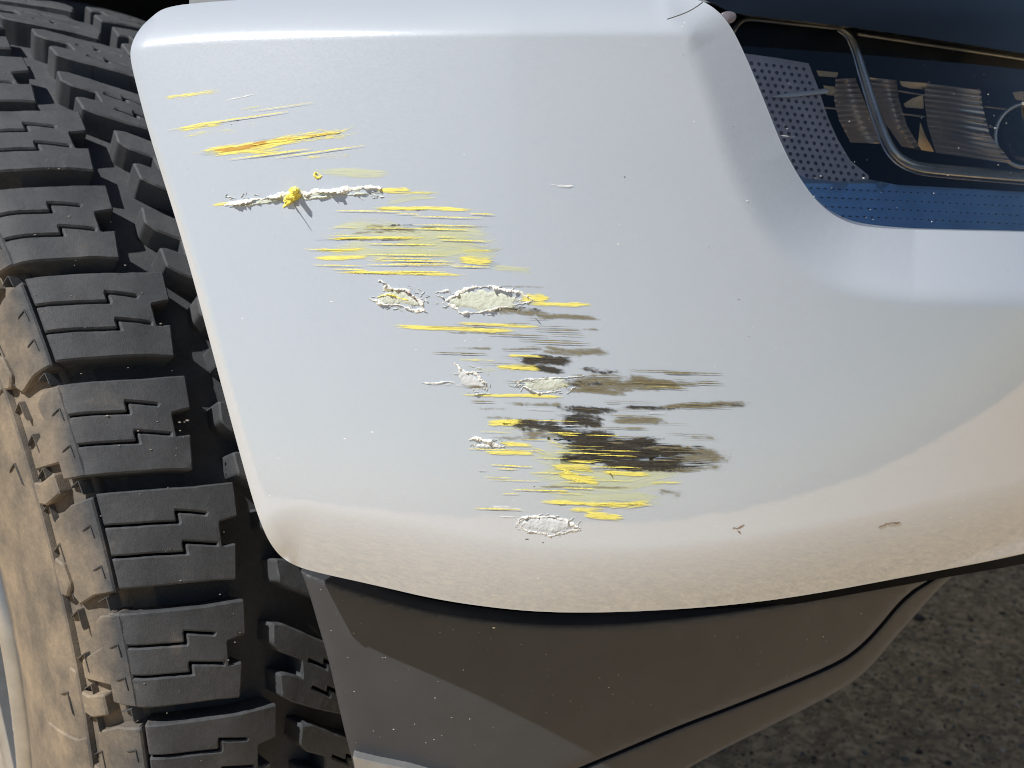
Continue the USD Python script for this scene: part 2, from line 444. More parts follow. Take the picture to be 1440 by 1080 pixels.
VAL_UP = [(423, 803), (470, 822), (528, 840), (587, 856), (640, 866), (720, 876), (800, 880), (900, 876), (1010, 864), (1125, 846), (1275, 815), (1352, 799)]
GROOVE = [(1284, 829), (1262, 848), (1238, 878), (1212, 906), (1180, 930), (1110, 960), (1030, 992), (950, 1022), (880, 1052), (800, 1085), (700, 1130)]
VAL_OUT = [(1352, 799), (1334, 815), (1312, 836), (1284, 868), (1256, 900), (1226, 936), (1196, 962), (1130, 998), (1060, 1032), (1000, 1062), (950, 1090), (860, 1150)]
VAL_LEFT = [(515, 1150), (496, 1072), (480, 1010), (463, 930), (448, 880), (436, 838), (428, 815)]


def panel(polypx, back, fun, step, edge, rings, bulge, depth=0.012):
    p, t, l = fill(Polygon(polypx).buffer(0), step, edge, rings)
    bt = cKDTree(resample(np.asarray(polypx, float), 2.0, True))
    d, _ = bt.query(p)
    v = on_body(p, back + bulge * np.clip(1 - d / 7.0, 0, 1) ** 2, fun)
    b = v[l[0]]; n = len(b); k = np.arange(n)
    return cat((v, t[:, ::-1]), (np.vstack([b, b + [0, depth, 0]]), np.stack([k, (k + 1) % n, n + (k + 1) % n, n + k], 1)))


up_poly = np.vstack([chaikin(VAL_UP, 2), [(1322, 806)], chaikin(GROOVE, 2), [(560, 1150)], chaikin(VAL_LEFT, 2)])
VAL = put(CAR, "lower_valance", panel(up_poly, 0.012, body_low, 9.0, 5.0, [(1.5, 5.0), (4.0, 6.0)], 0.0018), "grey_plastic", 50)
gr = np.array(chaikin(GROOVE, 2))
lo_poly = np.vstack([[(1330, 806)], gr + [3.5, 4.0], [(710, 1150)], chaikin(VAL_OUT, 2)[::-1]])
put(CAR, "lower_trim", panel(lo_poly, 0.013, body_low, 9.0, 5.0, [(1.5, 5.0), (4.0, 6.0)], 0.0010), "grey_plastic", 50)
put(CAR, "backing_panel", panel(np.vstack([chaikin(VAL_UP, 2)[2:], chaikin(VAL_OUT, 2)[:-6] - [6, 6], chaikin(VAL_LEFT, 2) + [8, 0]]), 0.019, body_low, 14.0, 9.0, [], 0.0), "black_rubber", 40)
strip = panel([(496, 1064), (530, 1072), (575, 1081), (640, 1100), (640, 1150), (512, 1150)], 0.006, body_low, 9.0, 5.0, [(1.5, 4.0)], 0.001)
put(CAR, "metal_strip", strip, "grey_metal", 50)

# ------------------------------------------------------------------ wheel
AX = np.array([0.72231982, 0.0, 0.0])
_c = lambda c: EYE + c[0] * RIGHT - c[1] * UP + c[2] * FWD
_d = lambda c: c[0] * RIGHT - c[1] * UP + c[2] * FWD
CEN = _c((-0.378, 0.1281, 0.8847))
AX = _d((0.72231982, -0.17049333, 0.67021348)); AX[2] = 0; AX /= np.linalg.norm(AX)
E1 = np.array([0, 0, -1.0])
E2 = _d((-0.68017199, 0.0, 0.73305256)); E2 -= AX * (E2 @ AX); E2[2] = 0; E2 /= np.linalg.norm(E2)
R0, PHI0, NP = 0.41, -2.2437, 45
DP = 2 * math.pi / NP
# outer form, from the middle of the tread to the bead: (across, radius)
PROF = chaikin([(0, 0.410), (0.03, 0.4095), (0.056, 0.4082), (0.075, 0.4045), (0.090, 0.4010), (0.0965, 0.3950), (0.1005, 0.384), (0.1055, 0.366), (0.109, 0.350),
                (0.110, 0.335), (0.1090, 0.312), (0.1065, 0.286), (0.098, 0.254)], 3)
_pd = np.r_[0, np.cumsum(np.linalg.norm(np.diff(PROF, axis=0), axis=1))]
_pt = np.gradient(PROF, _pd, axis=0); _pt /= np.linalg.norm(_pt, axis=1, keepdims=True)


def prof(s):
    sg, a = np.where(s < 0, -1.0, 1.0), np.abs(s)
    u, r = np.interp(a, _pd, PROF[:, 0]), np.interp(a, _pd, PROF[:, 1])
    tu, tr = np.interp(a, _pd, _pt[:, 0]), np.interp(a, _pd, _pt[:, 1])
    return sg * u, r, sg * -tr, tu            # place and normal (across, radial)


def s_at_r(r):
    i = np.argmax(PROF[:, 1] < r)
    return _pd[i]


def tyre_pt(s, phi, h):
    u, r, nu, nr = prof(np.asarray(s, float))
    u, r = u + nu * h, r + nr * h
    c, q = np.cos(phi), np.sin(phi)
    return CEN + u[..., None] * AX + r[..., None] * (c[..., None] * E1 + q[..., None] * E2)


def radius(v):
    w = v - CEN
    return np.linalg.norm(w - np.outer(w @ AX, AX), axis=1)


def dust(v):
    r = radius(v)
    u = (v - CEN) @ AX
    side = np.interp(r, [0.0, 0.374, 0.390, 0.400, 0.45], [0.82, 0.76, 0.36, -0.16, -0.22])
    return np.where(u < -0.07, side, np.where(r < 0.3992, -0.4, -0.22))


TREAD_H = 0.0155
sp = np.linspace(-_pd[-1], _pd[-1], 150)
ph = np.linspace(0, 2 * np.pi, 280, endpoint=False)
down = np.interp(np.abs(sp), [0, 0.088, 0.098, 0.113, 0.135, 1], [-TREAD_H, -TREAD_H, -0.011, -0.0045, 0.0, 0.0])
P, S = np.meshgrid(ph, sp, indexing="ij")
_, H = np.meshgrid(ph, down, indexing="ij")
tv = tyre_pt(S, P, H).reshape(-1, 3)
WHEEL = group(CAR, "wheel", "dusty off-road wheel turned out beside the bumper")
put(WHEEL, "tyre", (tv, grid_faces(280, 150, True)), "tyre_rubber", True, prim={"dust": dust(tv)})


def raised(poly, h0, h1, chamfer, step, edge):
    """(s, arc) polygon -> three smooth pieces in (s, arc, height): top, chamfer, side"""
    p, t, loops = fill(poly, step, edge)
    top = p.copy()
    pieces = []
    for l in loops:
        q = p[l]
        a, b = q - np.roll(q, 1, 0), np.roll(q, -1, 0) - q
        na, nb = (np.stack([-w[:, 1], w[:, 0]], 1) / np.maximum(np.linalg.norm(w, axis=1, keepdims=True), 1e-12) for w in (a, b))
        m = na + nb
        m /= np.maximum((m * m).sum(1, keepdims=True) / 2, 0.5)
        area = 0.5 * np.sum(q[:, 0] * np.roll(q[:, 1], -1) - np.roll(q[:, 0], -1) * q[:, 1])
        hole = l[0] != 0
        sign = (1 if area > 0 else -1) * (-1 if hole else 1)
        top[l] = q + sign * m * chamfer
        k = np.arange(len(l)); n = len(l); j = (k + 1) % n
        ring = lambda w, h: np.column_stack([w, np.full(len(w), h)])
        f = np.stack([k, j, n + j, n + k], 1)
        if sign < 0:
            f = f[:, ::-1]
        pieces.append((np.vstack([ring(q, h1 - chamfer), ring(top[l], h1)]), f))
        pieces.append((np.vstack([ring(q, h0), ring(q, h1 - chamfer)]), f))
    return cat((np.column_stack([top, np.full(len(top), h1)]), t), *pieces)


def to_tyre(m, phi, twist=0.0):
    v, f = m
    return tyre_pt(v[:, 0], phi + v[:, 1] / R0, v[:, 2]), f


PA = DP * R0                                    # one pitch of the tread, metres along the tread
EDGE_S = s_at_r(0.3985)


def quad(t, s_in, s_out, skew_in=0.0):
    return t


def shoulder_poly(shift, mirror=False):
    """outer block: along +arc is down the picture; notch in the inner edge, two stepped sipes"""
    so, si = -EDGE_S - 0.004 + shift, -0.0389 + shift
    A = 0.82 * PA
    tilt = lambda s: -0.0239 * R0 * np.clip((si - s) / 0.053, 0, 1.3)
    P_ = lambda fs, ft: (so + (si - so) * fs, ft * A + tilt(so + (si - so) * fs))
    pts = [P_(0, 0), P_(0.25, 0.0), P_(0.5, 0.0), P_(0.75, 0), (si + 0.006, 0.0), (si + 0.0035, 0.36 * A), (si - 0.0065, 0.37 * A), (si - 0.0075, 0.62 * A), (si - 0.0005, 0.63 * A),
           (si - 0.0045, A), P_(0.75, 1), P_(0.5, 1), P_(0.25, 1.0), P_(0, 1)]
    g = Polygon(pts)
    for ft, jump, e in ((0.355, -0.105, 0.80), (0.675, -0.10, 0.83)):
        line = LineString([P_(-0.1, ft - 0.01), P_(0.32, ft), P_(0.56, ft + 0.012), P_(0.565, ft + jump), P_(e, ft + jump + 0.05)])
        g = g.difference(line.buffer(0.00062, cap_style=2, join_style=2))
    g = max(g.geoms, key=lambda x: x.area) if hasattr(g, "geoms") else g
    if not g.interiors and g.geom_type == "Polygon":
        pass
    if mirror:
        g = shapely.affinity.scale(g, -1, -1, origin=(0, 0))
    return g


def shoulder_parts(shift):
    """the block is cut through by no sipe (they stop short), but keep every piece if one is"""
    return shoulder_poly(shift)


def centre_poly(shift):
    s0, s1 = -0.0215 + shift, 0.030 + shift
    sl = lambda s: 0.62 * PA * (s - s0) / 0.05
    Q = lambda s, t: (s, t * PA + sl(s))
    pts = [Q(s0 + 0.001, 0.02), Q(s0 + 0.007, -0.02), Q(s0 + 0.022, 0.0), Q(s0 + 0.037, 0.0), Q(s1 - 0.008, -0.02), Q(s1 - 0.007, 0.16), Q(s1 + 0.001, 0.18), Q(s1, 0.44), Q(s1 - 0.006, 0.70),
           Q(s0 + 0.034, 0.68), Q(s0 + 0.02, 0.71), Q(s0 + 0.006, 0.72), Q(s0, 0.70), Q(s0 + 0.0005, 0.49), Q(s0 + 0.004, 0.455), Q(s0 + 0.013, 0.44), Q(s0 + 0.0135, 0.27), Q(s0 + 0.003, 0.275), Q(s0 - 0.001, 0.22)]
    g = Polygon(pts)
    for ft in (0.26, 0.52):
        line = LineString([Q(s0 + 0.018, ft - 0.02), Q(s0 + 0.027, ft), Q(s0 + 0.0275, ft - 0.07), Q(s0 + 0.039, ft - 0.04)])
        g = g.difference(line.buffer(0.0007, cap_style=2, join_style=2))
    return g


variants = {}
for par in (0, 1):
    sh = 0.0042 if par == 0 else -0.0042
    variants["sh", par] = raised(shoulder_poly(sh), -TREAD_H - 0.002, 0.0, 0.0009, 0.006, 0.0013)
    variants["ce", par] = raised(centre_poly(-sh), -TREAD_H - 0.002, 0.0, 0.0009, 0.006, 0.0016)
    g = shoulder_poly(sh, True)
    variants["ri", par] = raised(g, -TREAD_H - 0.002, 0.0, 0.0009, 0.006, 0.0013)
for i in range(NP):
    kk = i - 12
    par = kk % 2
    phi = PHI0 + DP * kk
    for name, off in (("sh", 0.0), ("ce", -0.1044 + 0.0), ("ri", DP * 0.9)):
        m = to_tyre(variants[name, par], phi + off)
        wear = (noise(m[0] * 130.0, 3)[:, None] - 0.5) * 0.0007 + (fbm(m[0] * 420.0, 2, 8)[:, None] - 0.5) * 0.0006
        m = (m[0] + wear * np.array([0.5, -0.6, 0.6]), m[1])
        put(WHEEL, "tread_block", m, "tyre_rubber", True, prim={"dust": dust(m[0])})

# sidewall relief: lugs that carry the blocks down the shoulder, wedges, the thin raised ring, fine mould fins
s_a, s_b, s_r = s_at_r(0.3965), s_at_r(0.3735), s_at_r(0.366)
A = 0.82 * PA
lugs = {
    0: Polygon([(-s_a + 0.002, -0.010), (-s_a - 0.012, -0.0095), (-s_b - 0.001, -0.004), (-s_b - 0.003, 0.010), (-s_b - 0.001, A - 0.012), (-s_b + 0.004, A - 0.006), (-s_a - 0.010, A - 0.010), (-s_a + 0.002, A - 0.010)]),
    1: Polygon([(-s_a + 0.002, -0.010), (-s_a - 0.010, -0.010), (-s_a - 0.015, -0.006), (-s_a - 0.013, 0.006), (-s_b + 0.004, 0.010), (-s_b - 0.004, 0.014), (-s_b - 0.004, 0.024), (-s_a - 0.012, 0.026), (-s_a - 0.012, A - 0.012), (-s_a + 0.002, A - 0.010)])}
wedge = {
    0: Polygon([(-s_b + 0.001, 0.018), (-s_b - 0.004, 0.014), (-s_r + 0.001, 0.020), (-s_r + 0.001, 0.034), (-s_b - 0.001, 0.036), (-s_b + 0.003, 0.030)]),
    1: Polygon([(-s_a - 0.015, 0.030), (-s_b, 0.032), (-s_r + 0.0015, 0.030), (-s_r + 0.0015, 0.042), (-s_b, 0.044), (-s_a - 0.014, 0.041)])}
lv = {a: raised(lugs[a], -0.010, 0.0004, 0.0009, 0.005, 0.0018) for a in (0, 1)}
wv = {a: raised(wedge[a], -0.006, 0.0028, 0.0009, 0.004, 0.0018) for a in (0, 1)}
s_low0, s_low1 = s_at_r(0.356), s_at_r(0.322)
low = {0: Polygon([(-s_r - 0.0015, 0.0), (-s_r - 0.010, 0.004), (-s_low1 + 0.004, 0.004), (-s_low1 + 0.002, 0.009), (-s_r - 0.014, 0.034), (-s_r - 0.0015, 0.032)]),
       1: Polygon([(-s_r - 0.0015, 0.020), (-s_r - 0.007, 0.018), (-s_r - 0.012, 0.036), (-s_r - 0.0015, 0.042)])}
lw = {a: raised(low[a], -0.004, 0.0011, 0.0008, 0.006, 0.003) for a in (0, 1)}
for i in range(NP):
    kk = i - 12
    par = kk % 2
    phi = PHI0 + DP * kk
    for name, vv in (("shoulder_lug", lv), ("sidewall_wedge", wv), ("sidewall_panel", lw)):
        if name == "sidewall_panel" and kk % 4 in (1, 2):
            continue
        m = to_tyre(vv[par], phi)
        put(WHEEL, name, m, "tyre_rubber", True, prim={"dust": dust(m[0])})
ringp = []
th = np.linspace(0, 2 * np.pi, 361)[:-1]
prf = [(-s_r + 0.0014, -0.001), (-s_r + 0.0008, 0.0016), (-s_r - 0.0004, 0.0019), (-s_r - 0.0012, 0.0016), (-s_r - 0.0016, -0.001)]
rv = np.stack([tyre_pt(np.full(360, a), th, np.full(360, h)) for a, h in prf], 1).reshape(-1, 3)
put(WHEEL, "sidewall_ring", (rv, grid_faces(360, len(prf), True)), "tyre_rubber", 40 if False else False, prim={"dust": dust(rv) - 0.35})
rng = np.random.default_rng(5)
fins = []


def fin(path):
    path = resample(np.asarray(path, float), 0.0012)
    s, ph_ = path[:, 0], path[:, 1]
    d = np.gradient(path * [1, R0], axis=0); d /= np.linalg.norm(d, axis=1, keepdims=True)
    nx, nph = -d[:, 1] * 0.0002, d[:, 0] * 0.0002 / R0
    hh = np.interp(np.linspace(0, 1, len(s)), [0, 0.1, 0.9, 1], [0.0003, 0.0010, 0.0010, 0.0003])
    a = np.stack([tyre_pt(s + nx, ph_ + nph, -0.008 + 0 * s), tyre_pt(s + nx, ph_ + nph, hh), tyre_pt(s - nx, ph_ - nph, hh), tyre_pt(s - nx, ph_ - nph, -0.008 + 0 * s)], 1)
    fins.append((a.reshape(-1, 3), grid_faces(len(s), 4)))


for i in range(NP):
    phi = PHI0 + DP * (i - 12)
    for q in range(3):
        o = phi + (0.004 + 0.018 * q + rng.uniform(-0.002, 0.002)) / R0
        s0 = -s_a - 0.001 - rng.uniform(0, 0.002)
        fin([(s0 - 0.006, o + 0.001 / R0), (s0, o - 0.001 / R0), (s0 + 0.0005, o + 0.006 / R0)])
        s0 = -s_b + 0.003 - rng.uniform(0, 0.004)
        fin([(s0 - 0.007, o + 0.008 / R0), (s0, o + 0.004 / R0), (s0 + 0.001, o + 0.015 / R0)])
    if i % 2:
        s0 = -s_r - rng.uniform(0.010, 0.016)
        o = phi + rng.uniform(0, 0.04) / R0
        fin([(s0 - 0.008, o + 0.003 / R0), (s0, o), (s0 + 0.002, o + 0.014 / R0)])
fv, ff = cat(*fins)
put(WHEEL, "mould_fins", (fv, ff), "tyre_rubber", False, kind="stuff", prim={"dust": dust(fv) - 0.5})

# rim: lip, barrel and spokes
def spin(points, n=180):
    th = np.arange(n) / n * 2 * np.pi
    pr = np.asarray(points, float)
    v = CEN + pr[None, :, 0, None] * AX + pr[None, :, 1, None] * (np.cos(th)[:, None, None] * E1 + np.sin(th)[:, None, None] * E2)
    return v.reshape(-1, 3), grid_faces(n, len(pr), True)


put(WHEEL, "rim", spin(chaikin([(-0.090, 0.258), (-0.101, 0.258), (-0.105, 0.254), (-0.105, 0.249), (-0.100, 0.244), (-0.090, 0.239), (-0.06, 0.232), (0.0, 0.228), (0.09, 0.240)], 2)), "alloy", True)
put(WHEEL, "wheel_disc", spin([(-0.02, 0.0), (-0.025, 0.06), (-0.02, 0.12), (0.0, 0.232)], 96), "alloy_dark", True)
for q in range(6):
    a0 = q / 6 * 2 * np.pi + 0.35
    pr = []
    for rr, w, u0 in ((0.05, 0.035, -0.06), (0.12, 0.026, -0.066), (0.2, 0.03, -0.076), (0.246, 0.045, -0.090)):
        row = []
        for da, du in ((-1, 0.03), (-1, 0.004), (-0.7, 0.0), (0.7, 0.0), (1, 0.004), (1, 0.03)):
            an = a0 + da * w / rr / 1.0
            row.append(CEN + (u0 + du) * AX + rr * (math.cos(an) * E1 + math.sin(an) * E2))
        pr.append(row)
    sv = np.array(pr).reshape(-1, 3)
    put(WHEEL, "spoke", (sv, grid_faces(4, 6)), "alloy", 40)

# ---- wheel arch liner, under-tray, and the nose behind the corner
def box(x0, x1, y0, y1, z0, z1, yaw=0.0, at=(0, 0)):
    m = trimesh.creation.box([x1 - x0, y1 - y0, z1 - z0])
    m.apply_translation([(x0 + x1) / 2, (y0 + y1) / 2, (z0 + z1) / 2])
    m.apply_transform(trimesh.transformations.rotation_matrix(yaw, [0, 0, 1]))
    m.apply_translation([at[0], at[1], 0])
    return tm(m)


lin = []
ang = np.linspace(math.radians(25), math.radians(165), 40)
inner = np.linspace(0.02, 0.24, 6)
ARX = AX
FW = -E2 if (-E2)[1] < 0 else E2
lv_ = np.array([[CEN + AX * (0.05 + w) + 0.52 * (np.sin(a) * np.array([0, 0, 1.0]) + np.cos(a) * FW) for w in inner] for a in ang]).reshape(-1, 3)
lv2 = np.array([[CEN + AX * w + 0.53 * (np.sin(a) * np.array([0, 0, 1.0]) + np.cos(a) * FW) for w in np.linspace(-0.17, 0.06, 6)] for a in np.radians(np.linspace(82, 172, 30))]).reshape(-1, 3)
wall = np.array([[CEN + AX * 0.29 + r * (np.sin(a) * np.array([0, 0, 1.0]) + np.cos(a) * FW) for r in np.linspace(0.02, 0.46, 8)] for a in np.linspace(-0.2, np.pi + 0.3, 40)]).reshape(-1, 3)
put(CAR, "wheel_arch_liner", cat((wall, grid_faces(40, 8)), (lv_, grid_faces(40, 6)), (lv2, grid_faces(30, 6))), "liner", True)

# nose of the car behind the corner: closed shell, black panel over the lamp
def prism(poly, z0, z1):
    m = trimesh.creation.extrude_polygon(Polygon(poly), z1 - z0, engine="earcut")
    m.apply_translation([0, 0, z0])
    return tm(m)


put(CAR, "body_shell", prism([(0.17, 0.86), (0.36, 0.93), (0.62, 1.10), (1.25, 1.4), (0.8, 2.0), (0.0, 1.5), (0.02, 1.0)], 0.60, 0.98), "pearl_paint", 40)


put(CAR, "under_tray", prism([(-0.03, 0.56), (0.10, 0.56), (0.24, 0.63), (0.5, 0.86), (0.75, 1.06), (0.85, 1.3), (0.1, 1.3), (0.0, 0.95)], 0.562, 0.572), "liner", 40)
put(CAR, "inner_wing", panel([(60, -90), (460, -90), (460, 30), (60, 60)], 0.44, body_y, 30.0, 20.0, [], 0.0), "liner", 40)


def lamp_back(px):
    px = np.atleast_2d(px)
    return np.interp(px[:, 1], [20, 330], [0.084, 0.038])


def lamp_panel(poly, extra, step=6.0, edge=5.0, depth=0.006, dome=0.0):
    """a piece of the lamp filling a picture outline; extra metres behind the clear cover (number or function of the place)"""
    p, t, l = fill(Polygon(poly).buffer(0), step, edge)
    e = extra(p) if callable(extra) else extra
    v = on_body(p, lamp_back(p) + e)
    b = v[l[0]]; n = len(b); k = np.arange(n)
    w = rays(p[l[0]])
    return cat((v, t[:, ::-1]), (np.vstack([b, b + w * depth]), np.stack([k, (k + 1) % n, n + (k + 1) % n, n + k], 1)))


hood = chaikin([(950, -10), (992, 0), (1010, 8), (1030, 19), (1080, 24), (1190, 37), (1300, 53), (1440, 75), (1580, 98), (1580, -420), (950, -420)], 1, True)
p_, t_, l_ = fill(Polygon(hood).buffer(0), 16.0, 8.0)
hd = np.interp(p_[:, 1], [-420, -60, 20, 100], [0.17, 0.10, 0.068, 0.062])
hv = on_body(p_, hd)
hb = hv[l_[0]]; n = len(hb); k = np.arange(n)
put(CAR, "hood_edge", cat((hv, t_[:, ::-1]), (np.vstack([hb, hb + [0.02, 0.1, 0]]), np.stack([k, (k + 1) % n, n + (k + 1) % n, n + k], 1))), "black_gloss", 40)
put(CAR, "wing_bracket", panel([(266, -14), (326, -14), (330, 1), (300, 6), (266, 7)], 0.028, body_y, 6.0, 4.0, [(1.5, 4.0)], 0.001), "grey_metal", 40)
put(CAR, "rubber_stop", panel(chaikin([(1014, 18), (1024, 15), (1035, 18), (1036, 26), (1028, 34), (1020, 30)], 2, True), 0.013, body_y, 4.0, 3.0, [(1.5, 3.0)], 0.0015), "lamp_bump", 40)

# ---- headlight
LENS = Polygon(chaikin([(985, -3), (1010, 8), (1030, 20), (1080, 25), (1190, 38), (1300, 54), (1440, 76), (1580, 99), (1580, 340), (1440, 332), (1330, 330), (1228, 327), (1183, 318), (1147, 294), (1118, 255), (1094, 210), (1069, 146), (1044, 84), (1028, 50), (1016, 33), (1000, 16)], 2, True)).buffer(0)
LAMPG = group(CAR, "headlight")
put(LAMPG, "lamp_housing", lamp_panel(LENS.exterior.coords[:-1], lambda p: np.interp(p[:, 1], [40, 120, 250, 330], [0.010, 0.055, 0.06, 0.05]), 9.0, 6.0), "lamp_dark", 40)
plate_pts = [(1038, 74), (1090, 81), (1137, 89), (1150, 122), (1164, 165), (1178, 196), (1196, 226), (1222, 247), (1222, 252), (1196, 268), (1160, 272), (1130, 262), (1108, 228), (1090, 190), (1062, 132)]
plate_x = lambda p: np.interp(p[:, 0], [1040, 1240], [0.006, 0.020])
put(LAMPG, "dotted_plate", lamp_panel(plate_pts, plate_x, 6.0, 5.0), "lamp_plate", 40)
PP = Polygon(plate_pts).buffer(-4)
bumps = []
ico = trimesh.creation.icosphere(1)
for r in range(18):
    for c in range(16):
        q = np.array([1046 + c * 10.5 + r * 4.2, 88 + r * 9.8 + c * 1.2])
        if shapely.contains_xy(PP, *q):
            b = on_body(q, lamp_back(q) + plate_x(q[None]))[0]
            bumps.append((np.array(ico.vertices) * 0.00105 + b, np.array(ico.faces)))
for r in range(5):
    for c in range(34):
        q = np.array([1130 + c * 10.0 + (r % 2) * 5, 264 + r * 12.5 + c * 0.45])
        if shapely.contains_xy(Polygon([(1132, 256), (1260, 264), (1440, 272), (1440, 326), (1230, 321), (1160, 300)]), *q):
            b = on_body(q, lamp_back(q) + np.interp(q[1], [232, 258, 330], [0.076, 0.050, 0.0415]) - lamp_back(q))[0]
            bumps.append((np.array(ico.vertices) * [0.0011, 0.0004, 0.00035] + b, np.array(ico.faces)))
put(LAMPG, "plate_bumps", cat(*bumps), "lamp_bump", True, kind="stuff")
shelf_pts = [(1108, 228), (1130, 250), (1180, 256), (1222, 252), (1262, 260), (1340, 264), (1440, 270), (1580, 280), (1580, 338), (1440, 331), (1330, 329), (1228, 326), (1185, 317), (1150, 293), (1122, 255)]
put(LAMPG, "lower_shelf", lamp_panel(shelf_pts, lambda p: np.interp(p[:, 1], [232, 258, 330], [0.076, 0.050, 0.0415]) - lamp_back(p) + 0.00025 * np.sin(p[:, 1] * 0.75), 5.0, 4.0), "lamp_shelf", 40)


def ribbed(poly, extra, n=64, m=26, amp=0.0011, period=7.2, scoop=0.006):
    """a scooped reflector with fine level ribs, between a left and a right outline of equal count"""
    L, Rr = np.array(poly[0], float), np.array(poly[1], float)
    tt = np.linspace(0, 1, n)
    f = lambda c: np.stack([np.interp(tt, np.linspace(0, 1, len(c)), c[:, k]) for k in (0, 1)], 1)
    l, r = f(L), f(Rr)
    w = np.linspace(0, 1, m)
    q = (l[:, None] * (1 - w)[None, :, None] + r[:, None] * w[None, :, None]).reshape(-1, 2)
    ww = np.tile(w, n)
    off = extra + scoop * np.sin(np.pi * ww) + amp * np.abs(np.sin(np.repeat(l[:, 1] - l[0, 1], m) / period * np.pi))
    v = on_body(q, lamp_back(q) + off)
    fr = grid_faces(n, m)
    v2 = v + rays(q) * 0.004
    edge = np.r_[np.arange(m), np.arange(2 * m - 1, n * m, m), np.arange(n * m - 2, (n - 1) * m - 1, -1), np.arange((n - 2) * m, 0, -m)]
    k = np.arange(len(edge))
    return cat((v, fr), (np.vstack([v[edge], v2[edge]]), np.stack([k, (k + 1) % len(k), len(k) + (k + 1) % len(k), len(k) + k], 1)))


put(LAMPG, "ribbed_reflector", ribbed(([(1175, 111), (1173, 140), (1180, 170), (1196, 200)], [(1203, 110), (1215, 140), (1228, 170), (1244, 203)]), 0.022), "lamp_reflector", 40)
put(LAMPG, "ribbed_reflector", ribbed(([(1222, 109), (1232, 140), (1246, 175), (1268, 206)], [(1261, 113), (1264, 140), (1276, 178), (1296, 211)]), 0.024), "lamp_reflector", 40)
put(LAMPG, "ribbed_reflector", ribbed(([(1301, 117), (1300, 140), (1304, 175), (1316, 215)], [(1379, 127), (1382, 150), (1392, 190), (1424, 230)]), 0.020), "lamp_reflector", 40)
for q in ([(1148, 99), (1179, 102), (1177, 109), (1151, 107)], [(1158, 120), (1174, 122), (1174, 135), (1160, 133)], [(1265, 114), (1304, 117), (1302, 126), (1279, 124), (1268, 121)],
          [(1271, 146), (1283, 138), (1298, 134), (1299, 153), (1273, 151)], [(1294, 172), (1302, 192), (1314, 214), (1290, 210)], [(1424, 130), (1440, 128), (1440, 142), (1428, 140)], [(1422, 155), (1432, 152), (1434, 160), (1424, 162)]):
    put(LAMPG, "lamp_facet", lamp_panel(q, lambda p, q=q: 0.017 + 0.00055 * (p[:, 1] - q[0][1]) * 0.9, 4.0, 3.0, 0.004), "lamp_tan", 40)
for q in ([(1264, 128), (1300, 134)], [(1266, 160), (1300, 164)], [(1384, 150), (1460, 158)], [(1384, 178), (1470, 184)], [(1152, 151), (1178, 153)]):
    c = np.array(q, float)
    put(LAMPG, "lamp_web", tube(on_body(c, lamp_back(c) + 0.021), 0.0005, 6), "lamp_reflector", True)
gq = resample([(1086, 136), (1120, 133), (1162, 128)], 6)
put(LAMPG, "light_guide", tube(on_body(gq, lamp_back(gq) + plate_x(gq) - 0.0022), np.interp(np.arange(len(gq)), [0, 3, len(gq)], [0.0003, 0.0011, 0.0014]), 8), "light_speck", True)
FRAME = chaikin([(1180, 40), (1194, 48), (1203, 66), (1213, 98), (1229, 150), (1244, 194), (1258, 219), (1284, 235), (1330, 240), (1440, 249), (1580, 260)], 3)
fr_ = resample(FRAME, 5)
fb = np.interp(fr_[:, 1], [40, 120, 220, 260], [0.002, 0.006, 0.008, 0.008])
fw = np.interp(fr_[:, 0], [1185, 1215, 1250, 1300, 1600], [0.0014, 0.0022, 0.0026, 0.0029, 0.0033])
put(LAMPG, "lamp_frame", tube(on_body(fr_, lamp_back(fr_) + fb + 0.002), fw, 12), "chrome_grey", True)
dd = np.gradient(fr_, axis=0); dd /= np.linalg.norm(dd, axis=1, keepdims=True)
ed = fr_ + np.stack([-dd[:, 1], dd[:, 0]], 1) * (fw / 0.00031)[:, None]
put(LAMPG, "frame_edge", tube(on_body(ed, lamp_back(ed) + fb), 0.0005, 6), "bright_edge", True)
for q, rr in (([(1031, 46), (1036, 36), (1046, 27), (1064, 28), (1110, 33), (1160, 38), (1180, 40)], 0.0010), ([(1206, 48), (1300, 62), (1440, 83), (1580, 106)], 0.0009)):
    c = resample(chaikin(q, 2), 5)
    put(LAMPG, "lamp_trim", tube(on_body(c, lamp_back(c) + 0.0035), rr, 8), "chrome_grey", True)
pc = on_body([1442, 190], 0.07)[0]
bowl = trimesh.creation.icosphere(3, 0.017); bowl.apply_scale([1, 0.6, 1]); bowl.apply_translation(pc)
put(LAMPG, "projector_lens", tm(bowl), "black_gloss", True)
tor = trimesh.creation.torus(0.0185, 0.0012); tor.apply_transform(trimesh.transformations.rotation_matrix(math.pi / 2 - 0.2, [1, 0, 0])); tor.apply_translation(pc - [0.002, 0.006, 0])
put(LAMPG, "projector_ring", tm(tor), "chrome_grey", True)
lp, lt, ll = fill(LENS, 7.0, 5.0, [(2.0, 5.0)])
lv3 = on_body(lp, lamp_back(lp))
put(LAMPG, "clear_cover", (lv3, lt[:, ::-1]), "lamp_lens", True)

# ------------------------------------------------------------------ scrapes on the bumper
rs = np.random.default_rng(11)
_lift = [0.00012]


